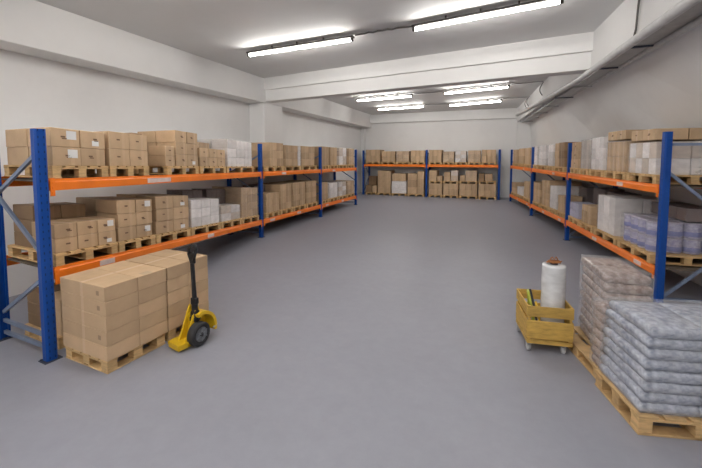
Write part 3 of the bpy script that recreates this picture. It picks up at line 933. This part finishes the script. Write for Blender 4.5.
# tubs of the nearest lower pallet of the right rack
R = RACKS['R']
A = Vector((2.54, 7.2, 0)); U = (Vector((1.994, 11.877, 0)) - A).normalized(); V = Vector((.9928, .12, 0)); Pl = Vector((-U.y, U.x, 0))
rot = math.atan2(U.y, U.x)
p = A + U * .93 + V * .02
root = thing('wrapped_tub_stack', 'film-wrapped stack of lavender tubs on the first lower pallet of right rack', 'wrapped tub stack', (p.x, p.y, .607 + PAL_H), rot)
r_, hh = .128, .262
for a in range(2):
    for i in range(4):
        for j in range(4):
            x, y = -.40 + .268 * i, -(.14 + .262 * j)
            M = Matrix.Translation((x, y, a * (hh + .004) + .001))
            tb = MB().lathe([(r_ * .92, 0), (r_ * .99, .02), (r_, hh * .5), (r_ * .98, hh - .035), (r_ * .98, hh - .03)], 18, M).build('tub', M_TUB, root)
            MB().lathe([(r_ * .995, .03), (r_ * 1.008, .034), (r_ * 1.012, .105), (r_ * 1.0, .109)], 18, M).build('band', M_BAND, tb)
            MB().lathe([(r_, hh - .03), (r_ * 1.03, hh - .026), (r_ * 1.03, hh - .006), (r_ * .95, hh)], 18, M).build('lid', M_TUBLID, tb)
grid_shell(-.55, .545, -1.08, .0, .003, 2 * hh + .015, 9, .008, 3.1).build('stretch_film', FILM['v'], root)

# ------------------------------------------------------------------ near carton stack on the left
xd = Vector((.9985, -.052, 0)).normalized(); yd = Vector((.052, .9985, 0)).normalized()
s2 = Vector((-3.893, 2.555, 0))
srot = math.atan2(xd.y, xd.x)
def sp(x, y, z):
    q = s2 + xd * x + yd * y
    return (q.x, q.y, z)
for pi, (y0, y1) in enumerate(((0.0, .757), (.772, 1.44))):
    pl = pallet('wooden_pallet', ('floor pallet under the nearest brown carton stack beside the blue upright', 'floor pallet under the brown carton stack behind the yellow hand truck')[pi], sp(-.425, y0 + .01, 0), srot, .80, y1 - y0 - .03, 1, group='pallets on the floor', ring=True)
    nlay = 5
    ch_ = (.988 - PAL_H) / nlay
    for a in range(nlay):
        for r in range(2):
            d = (y1 - y0) / 2
            ct = carton_mesh(.84, d - .0015, ch_ - .002, .005)
            o = ct.build('carton', TONE['k'], None, sp(-.42 + random.uniform(-.004, .004), y0 + d * (r + .5), PAL_H + .001 + ch_ * a), srot)
            tag(o, '%s broad carton, %s row of %s' % (('bottom layer', 'second layer from below', 'middle layer', 'fourth layer from below', 'top layer')[a], ('near', 'far')[r],
                ('nearest floor stack beside blue upright', 'floor stack behind yellow hand truck')[pi]), 'carton', 'cartons in the floor stacks')
            if a == 4 and r == 1 and pi == 0:
                MB().box(.30, .41, -.10, .02, ch_ - .003, ch_ - .0015).build('tape_patch', M_TAPE, o)
            if r == 0 and pi == 0 and a in (1, 3, 4):
                MB().box(.27, .32, -d / 2 + .0005, -d / 2 + .003, ch_ * .35, ch_ * .65).build('printed_mark', M_TIN, o)

# ------------------------------------------------------------------ wrapped packs at the right
def pack_mesh(w, d, h, seed, n=8, bul=.012):
    """pillowy shrink pack: bulged sides with the lumps of its contents"""
    m = MB()
    bm = bmesh.new()
    bmesh.ops.create_cube(bm, size=1)
    bmesh.ops.subdivide_edges(bm, edges=bm.edges[:], cuts=n - 1, use_grid_fill=True)
    for v in bm.verts:
        x, y, z = v.co.x * 2, v.co.y * 2, v.co.z * 2
        k = .16
        rx = x * (1 - k * .25 * z * z * abs(x) ** 3); ry = y * (1 - k * .25 * z * z * abs(y) ** 3)
        q = Vector((x * w * 9 + seed, y * d * 9, z * h * 9 + seed * .3))
        a = .5 + .5 * noise.noise(q)
        side = max(abs(x), abs(y))
        px = rx * (w / 2 - bul * .5) ; py = ry * (d / 2 - bul * .5); pz = z * h / 2
        if abs(x) > .99: px += math.copysign(bul * (1 - z * z) * .8 + a * .008 - .004, x)
        if abs(y) > .99: py += math.copysign(bul * (1 - z * z) * .8 + a * .008 - .004, y)
        if z > .99 : pz += a * .010 * (1 - side ** 6) - .006 * side ** 8
        v.co = Vector((px, py, pz + h / 2))
    bm.verts.index_update()
    m.raw([v.co.copy() for v in bm.verts], [[v.index for v in f.verts] for f in bm.faces], True)
    bm.free()
    return m

def wrapped_packs(label, corner, bearing, boxes, mat, film, lean=0.0):
    """boxes: (s0, s1, t0, t1, z0, z1, layers, ns, nt); s runs along the left side, t along the front"""
    r = math.radians(bearing)
    fd, sd = Vector((math.cos(r), math.sin(r), 0)), Vector((-math.sin(r), math.cos(r), 0))
    root = thing('wrapped_pack_stack', label, 'wrapped pack stack', (corner[0], corner[1], boxes[0][4]), r, 'wrapped pack stacks on the floor')
    zb = boxes[0][4]
    for bi, (s0, s1, t0, t1, z0, z1, nl, ns, nt) in enumerate(boxes):
        h = (z1 - z0) / nl
        for a in range(nl):
            ox, oy = random.uniform(-.010, .010), random.uniform(-.010, .010)
            for i in range(ns):
                for j in range(nt):
                    ta = t0 + lean * a
                    d, w = (s1 - s0) / ns, (t1 - ta) / nt
                    pk = pack_mesh(w - .001, d - .001, h - .001, a * 3.7 + i * 1.3 + j * 2.1 + bi)
                    o = pk.build('shrink_pack', mat, root, (ta + w * (j + .5) + ox, s0 + d * (i + .5) + oy, z0 - zb + h * a))
        m = grid_shell(t0 - .014, t1 + .014, s0 - .014, s1 + .014, z0 - zb + .01, z1 - zb + .016, 16, .012, bi * 5.1)
        zt_ = z1 - zb
        m.map(lambda x, y, z: (x + lean * nl * max(0, z / zt_) * max(0, (t1 - x) / (t1 - t0)), y, z))
        m.build('stretch_film', FILM[film], root)
    return root

NB = 14.0
pn = Vector((1.21, 3.673, 0)); nr_ = math.radians(NB)
nfd, nsd = Vector((math.cos(nr_), math.sin(nr_), 0)), Vector((-math.sin(nr_), math.cos(nr_), 0))
c = pn + nfd * .50
pallet('wooden_pallet', 'floor pallet under the grey shrink-wrapped packs at the right edge', (c.x, c.y, 0), nr_, 1.0, .70, 1, h=.17, group='pallets on the floor', ring=True)
wrapped_packs('near stack of grey film-wrapped packs on a pallet at the right edge', (pn.x, pn.y), NB,
              [(.03, .67, .03, .97, .171, .945, 8, 1, 2)], M_PACK_GREY, 'n', .0075)
pm = Vector((1.085, 4.415, 0))
c = pm + nfd * .45
pallet('wooden_pallet', 'floor pallet under the brown shrink-wrapped packs beside the wheeled crate', (c.x, c.y, 0), nr_, .90, 1.05, 1, h=.13, group='pallets on the floor', ring=True)
wrapped_packs('lower stack of brown film-wrapped packs between wheeled crate and grey stack', (pm.x, pm.y), NB,
              [(.02, .19, .02, .50, .131, .83, 7, 1, 2)], M_PACK_BROWN, 'n')
wrapped_packs('taller stack of brown film-wrapped packs behind the near grey stack', (1.172, 4.685), 6.0,
              [(.0, .73, .0, .44, .131, 1.11, 9, 2, 1)], M_PACK_BROWN, 'n')

# ------------------------------------------------------------------ wheeled crate with its contents
tr = math.radians(9.0)
tfd, tsd = Vector((math.cos(tr), math.sin(tr), 0)), Vector((-math.sin(tr), math.cos(tr), 0))
t0_ = Vector((.424, 4.79, 0))
crate = thing('wheeled_crate', 'mustard painted wooden crate on casters with slotted sides', 'wheeled crate', t0_, tr)
CW, CD = .51, .60
Z0, ZP0, ZP1, ZR0, ZR1 = .115, .185, .405, .455, .585
MB().box(0, CW, 0, CD, Z0 + .03, Z0 + .05, .002).build('base_board', M_CRATE, crate)
for y in (0.0, CD - .03):
    MB().box(.03, CW - .03, y, y + .03, Z0, Z0 + .04, .003).build('base_rail', M_CRATE, crate)
for x in (0.0, CW - .03):
    MB().box(x, x + .03, 0, CD, Z0, Z0 + .04, .003).build('base_rail', M_CRATE, crate)
for x in (0.012, CW - .042):
    for y in (0.012, CD - .042):
        MB().box(x, x + .03, y, y + .03, Z0 + .05, ZR1 - .004, .003).build('corner_post', M_CRATE, crate)
for y in (-.006, CD - .012):
    MB().box(0, CW, y, y + .018, ZP0, ZP1, .003).build('side_panel', M_CRATE, crate)
    MB().box(0, CW, y, y + .018, ZR0, ZR1, .003).build('upper_rail', M_CRATE, crate)
for x in (-.006, CW - .012):
    MB().box(x, x + .018, .0125, CD - .0125, ZP0, ZP1, .003).build('side_panel', M_CRATE, crate)
    MB().box(x, x + .018, .0125, CD - .0125, ZR0, ZR1, .003).build('upper_rail', M_CRATE, crate)
for x in (.03, CW - .09):
    for y in (.045, CD - .05):
        cs = MB().box(x - .03, x + .03, y - .035, y + .035, Z0 - .008, Z0, .001)
        cs.box(x - .026, x - .020, y - .022, y + .03, .035, Z0 - .008)
        cs.box(x + .020, x + .026, y - .022, y + .03, .035, Z0 - .008)
        k = cs.build('caster', M_CASTER, crate)
        M = Matrix.Translation((x, y + .012, .042)) @ Matrix.Rotation(PI / 2, 4, 'Y')
        MB().lathe([(.014, -.019), (.036, -.018), (.042, -.012), (.042, .012), (.036, .018), (.014, .019)], 18, M).build('wheel', M_CASTER, k)

def cr(x, y, z):
    q = t0_ + tfd * x + tsd * y
    return (q.x, q.y, z)
roll = thing('film_roll', 'upright white roll of stretch film standing in the wheeled crate', 'film roll', cr(.352, .26, Z0 + .052), tr)
mb = MB(); zt = 1.05 - Z0 - .052
pr = [(.060, .0), (.132, .004)]
for i in range(9): pr.append((.136 + .002 * math.sin(i * 2.3), .02 + (zt - .05) * i / 8))
pr += [(.132, zt - .004), (.045, zt), (.045, zt - .03)]
mb.lathe(pr, 28).build('wound_film', M_ROLL, roll)
MB().lathe([(.042, -.0), (.043, zt - .03), (.043, zt + .012), (.032, zt + .012), (.032, zt - .04)], 20).build('core_tube', M_CORE, roll)
mb = MB()
for k in range(4):
    a = k * 1.5
    pts = [(.012 * math.cos(a + t * .9) * (1 + t * .5) + .03 * math.cos(a + t * .9), .03 * math.sin(a + t * .9), .012 * math.sin(t * 2.1 + k) + .018) for t in range(9)]
    mb.tube(pts, .009, 6)
mb.tube([(-.045, 0, .02), (-.035, .01, .06), (-.02, .0, .075), (.0, -.01, .045), (.02, 0, .08), (.035, 0, .06), (.048, 0, .02)], .008, 6)
tag(mb.build('strap_bundle', M_RUST, None, cr(.352, .26, Z0 + .052 + zt + .013), tr), 'small orange-brown strap bundle on top of the white film roll', 'strap bundle')
mb = MB(); mb.tube([(.12, .10, .175), (.105, .14, .34), (.085, .20, .52), (.07, .27, .64), (.075, .33, .66), (.09, .36, .60), (.10, .37, .48)], .017, 8)
o = thing('webbing_strap', 'green, yellow and black strap hanging over inside the wheeled crate', 'strap', cr(0, 0, 0), tr)
mb.build('green_band', M_GREEN, o)
MB().tube([(.155, .10, .175), (.14, .15, .36), (.12, .21, .52), (.102, .28, .645), (.104, .335, .672)], .014, 8).build('black_band', M_BLACK, o)
MB().tube([(.185, .09, .175), (.175, .14, .34), (.155, .19, .50), (.145, .23, .56)], .012, 8).build('yellow_band', M_YELLOW, o)

# ------------------------------------------------------------------ yellow hand pallet truck
jk = thing('hand_pallet_truck', 'yellow hand pallet truck with black handle parked beside carton stacks', 'pallet truck', (-3.535, 3.40, 0), math.radians(-2))
# nose plate and rising arm
m = MB(); m.prism([(-.20, -.20), (.03, -.24), (.05, -.12), (.035, .02), (-.12, .02), (-.19, -.06)], .065, .10)
m.prism([(-.195, -.195), (.025, -.235), (.045, -.12), (.03, .0), (-.115, .0), (-.185, -.06)], .03, .065)
m.build('nose_plate', M_YELLOW, jk)
m = MB()
for s in (-1, 1):
    x = -.035 + s * .055
    out = [(-.14, .095), (-.04, .095), (.02, .20), (.06, .33), (.09, .47), (.05, .50), (-.0, .40), (-.06, .25)]
    M = Matrix.Translation((x, 0, 0)) @ Matrix(((0, 0, 1, 0), (1, 0, 0, 0), (0, 1, 0, 0), (0, 0, 0, 1)))
    m.prism(out, -.012, .012, M)
m.box(-.085, .015, -.045, .005, .12, .30, .006, Matrix.Rotation(math.radians(-20), 4, 'X'))
m.build('lift_arm', M_YELLOW, jk)
# arched hood over the wheel
m = MB()
hood = []
n = 14
for i in range(n + 1):
    a = math.radians(108 - i * 122 / n)
    hood.append((math.cos(a), math.sin(a)))
vs, fs = [], []
for (ca, sa) in hood:
    for r in (.178, .212):
        for x in (-.075, .10):
            vs.append((x, .085 + ca * r * 1.12, .155 + sa * r * 1.22))
for i in range(n):
    b = i * 4
    fs += [(b, b + 4, b + 5, b + 1), (b + 2, b + 3, b + 7, b + 6), (b, b + 2, b + 6, b + 4), (b + 1, b + 5, b + 7, b + 3)]
fs += [(0, 1, 3, 2), (n * 4, n * 4 + 2, n * 4 + 3, n * 4 + 1)]
m.raw(vs, fs)
# web behind the wheel
web = [(.085 + ca * .19 * 1.12, .155 + sa * .19 * 1.22) for ca, sa in hood] + [(.25, .07), (-.02, .07)]
m.prism(web, -.078, -.058, Matrix(((0, 0, 1, 0), (1, 0, 0, 0), (0, 1, 0, 0), (0, 0, 0, 1))))
m.build('wheel_hood', M_YELLOW, jk)
# wheel on the near side
M = Matrix.Translation((.075, .03, .15)) @ Matrix.Rotation(PI / 2, 4, 'Y')
w = MB().lathe([(.09, -.055), (.135, -.055), (.149, -.042), (.15, 0), (.149, .042), (.137, .055), (.098, .056), (.092, .046)], 30, M).build('wheel', M_RUBBER, jk)
m = MB().lathe([(.02, .058), (.03, .054), (.088, .046), (.091, .050), (.091, -.04), (.02, -.04)], 28, M)
for k in range(6):
    a = k * PI / 3
    m.bar(M @ Vector((.02 * math.cos(a), .02 * math.sin(a), .058)), M @ Vector((.088 * math.cos(a), .088 * math.sin(a), .055)), .02, .012)
m.build('rim', M_RIM, w)
MB().lathe([(.028, .05), (.028, .066), (.012, .068)], 14, M).build('hub_cap', M_BLACK, w)
for y in (.22, -.10):
    M2 = Matrix.Translation((-.09, y, .05)) @ Matrix.Rotation(PI / 2, 4, 'Y')
    MB().lathe([(.02, -.03), (.045, -.03), (.05, -.02), (.05, .02), (.045, .03), (.02, .03)], 16, M2).build('small_wheel', M_RUBBER, jk)
# pump and steering column
m = MB().lathe([(.05, .28), (.055, .30), (.055, .42), (.04, .44), (.04, .52), (.048, .53), (.048, .56)], 16, Matrix.Translation((-.0, .05, 0)))
m.box(-.05, .05, .0, .10, .30, .36, .008)
m.box(-.045, .045, .02, .08, .52, .60, .008)
m.build('pump', M_BLACK, jk)
MB().tube([(-.0, .05, .58), (-.005, .045, .8), (-.01, .04, 1.05)], .027, 12, rr=[.030, .027, .026]).build('handle_shaft', M_BLACK, jk)
m = MB()
m.tube([(-.01, .04, 1.02), (-.035, .035, 1.10), (-.06, .03, 1.17), (-.055, .03, 1.235), (.0, .03, 1.285), (.055, .035, 1.285), (.06, .04, 1.235), (.035, .04, 1.15), (-.005, .04, 1.05)], .019, 10)
m.box(-.045, .045, .02, .055, 1.05, 1.19, .012)
m.build('handle_grip', M_BLACK, jk)
MB().bar((.06, .03, 1.19), (.045, .0, 1.10), .012, .02).build('release_lever', M_BLACK, jk)
m = MB().tube([(.09, .26, .13), (.09, .31, .145), (.075, .34, .15)], .012, 8); m.build('side_bolt', M_BOLT, jk)

# ------------------------------------------------------------------ lamps on the ceiling
def lamp(a, b, z, label):
    a, b = Vector((*a, z)), Vector((*b, z))
    c = (a + b) / 2; d = b - a; L = d.length
    root = thing('fluorescent_lamp', label, 'fluorescent lamp', (c.x, c.y, z), math.atan2(d.y, d.x), 'bare tube lamps')
    m = MB().box(-L / 2 - .04, L / 2 + .04, -.062, .062, .042, .085, .006); m.build('housing', M_HOUSE, root)
    for s in (-1, 1):
        MB().box(s * L / 2 - .03, s * L / 2 + .03, -.03, .03, -.032, .045, .006).build('end_cap', M_HOUSE, root)
        x0, x1 = sorted((s * .008, s * (L / 2 - .03)))
        MB().tube([(x0, 0, 0), (x1, 0, 0)], .030, 14).build('tube', M_TUBE, root)
    for x in (-L * .25, L * .25, 0):
        MB().box(x - .015, x + .015, -.015, .015, .085, ZC - z - .001, 0).build('bracket', M_HOUSE, root)
    return root
LZ = 5.045
LS = (LZ - 2.4) / (5.045 - 2.4)
lamps = [((-6.02, 7.92), (-3.06, 7.75), 'near left lit tube lamp on the ceiling before the cross beam'),
         ((-1.62, 7.62), (1.0, 7.20), 'near right lit tube lamp on the ceiling before the cross beam'),
         ((-6.10, 16.10), (-3.42, 15.75), 'lit tube lamp left of the first row beyond the cross beam'),
         ((-2.02, 15.62), (.43, 15.08), 'lit tube lamp right of the first row beyond the cross beam'),
         ((-6.14, 19.55), (-3.53, 19.20), 'lit tube lamp left of the last row by the back wall'),
         ((-2.22, 19.35), (.24, 18.70), 'lit tube lamp right of the last row by the back wall'),
         ((-6.0, 3.3), (-3.0, 3.1), 'added unseen tube lamp overhead in the row before the near left lamp'), ((-1.6, 3.0), (1.3, 2.8), 'added unseen tube lamp overhead in the row before the near right lamp'),  # unseen row added to light the foreground, so visible tubes stay dimmer
         ((-6.0, .2), (-3.0, .1), 'lit tube lamp overhead left of the camera'), ((-1.6, .0), (1.4, -.1), 'lit tube lamp overhead right of the camera'),
         ((-6.0, -2.6), (-3.0, -2.7), 'lit tube lamp at the left near the front wall'), ((-1.6, -2.8), (1.4, -2.9), 'lit tube lamp at the right near the front wall')]
for a, b, l in lamps: lamp((a[0] * LS, a[1] * LS), (b[0] * LS, b[1] * LS), LZ, l)
def wire(pts, r, label, mat=M_CABLE, name='ceiling_cable'):
    m = MB().tube(pts, r, 8)
    return tag(m.build(name, mat), label, 'cable')
def jig(a, b, n, z, amp):
    return [(a[0] + (b[0] - a[0]) * i / n, a[1] + (b[1] - a[1]) * i / n, z + random.uniform(-amp, amp)) for i in range(n + 1)]
wire(jig((-3.0, 7.80), (-1.68, 7.68), 12, 5.15, .018), .020, 'dark cable on the ceiling between the two near lamps')
wire(jig((-3.36, 15.80), (-2.08, 15.68), 6, 5.15, .004), .013, 'thin cable linking the two lamps of first row beyond the beam', M_CABLE_GREY)
wire(jig((.49, 15.12), (1.60, 15.0), 5, 5.16, .004), .013, 'thin cable from the first-row right lamp to the right wall', M_CABLE_GREY)
wire(jig((-3.47, 19.25), (-2.28, 19.42), 5, 5.15, .004), .012, 'thin cable linking the two lamps nearest the back wall', M_CABLE_GREY)
wire(jig((.30, 18.74), (1.36, 18.65), 5, 5.16, .004), .012, 'thin cable from the last right lamp to the right wall', M_CABLE_GREY)

# ------------------------------------------------------------------ pipes and cable tray along the right wall
def run(fx, z, y0, y1, n=12):
    out = []
    for i in range(n + 1):
        y = y0 + (y1 - y0) * i / n
        out.append((fx(y), y, z(y) if callable(z) else z))
    return out
o = MB().tube(run(lambda y: bx_(y) - .08, lambda y: 4.29 + max(0, y - 10.6) * .040, 3.0, 22.5, 30), .072, 14)
tag(o.build('conduit_pipe', M_PIPE), 'thick pale pipe hung just below the edge of right ceiling beam', 'pipe')
o = MB().tube(run(lambda y: xf(y) - .06, lambda y: 3.0 + 1.30 + .012 * (y - 8), 3.0, 22.5), .050, 14)
tag(o.build('conduit_pipe', M_PIPE), 'pale pipe clipped high on the right wall below the cable tray', 'pipe')
tray = thing('cable_tray', 'grey cable tray hung below the right ceiling beam', 'cable tray', (0, 0, 0))
def tx(y): return bx_(y) * .52 + xf(y) * .48
for s_ in (-.13, .13):
    pts = run(lambda y: tx(y) + s_, 4.35, 3.0, 22.4, 1)
    MB().bar(pts[0], pts[1], .02, .07).build('side_rail', M_TRAY, tray)
pts = run(tx, 4.318, 3.0, 22.4, 1)
MB().bar(pts[0], pts[1], .26, .010).build('tray_floor', M_TRAY, tray)
for k, y in enumerate((5.2, 7.75, 9.35, 11.5, 13.4, 15.5, 17.6, 19.7, 21.6)):
    MB().bar((bx_(y) + .0, y, 4.30), (xf(y) - .005, y, 4.30), .045, .03).build('support_arm', M_FOOT if k in (1, 2, 4) else M_TRAY, tray)
    MB().bar((bx_(y) + .03, y, 4.30), (bx_(y) + .03, y, 4.42), .02, .02).build('hanger', M_TRAY, tray)
for off, r, lb, mt in ((-.08, .018, 'grey cable lying in the tray nearest its aisle rail', M_TRAY), (-.03, .014, 'thin dark cable second from the aisle rail in tray', M_CABLE),
                   (.03, .020, 'thick grey cable third from the aisle rail in tray', M_TRAY), (.08, .014, 'thin dark cable lying nearest the wall in tray', M_CABLE)):
    pts = [(tx(y) + off + random.uniform(-.008, .008), y, 4.326 + r) for y in [3.2 + .8 * i for i in range(24)]]
    wire(pts, r, lb, mt, 'tray_cable')
def loop(y, label, w=.0):
    x = bx_(y)
    pts = []
    for i in range(9):
        t = i / 8
        pts.append((x - .03 - .10 * math.sin(t * PI), y + w * t, 5.17 - t * .46 - .02 * math.sin(t * PI)))
    wire(pts, .018, label, M_CABLE_GREY, 'hanging_cable')
loop(15.2, 'curved dark cable dropping to the tray beyond the cross beam', .2)
loop(18.4, 'nearer of two curved cables by the far end of tray', .15)
loop(19.0, 'farther of two curved cables by the far end of tray', .15)
wire([(bx_(7.25) - .03, 7.25, 5.19), (bx_(7.3) - .04, 7.3, 4.85), (bx_(7.35) - .03, 7.38, 4.50), (bx_(7.4) - .04, 7.42, 4.38)], .016, 'dark cable dropping from the near ceiling to the thick pipe', M_CABLE, 'hanging_cable')
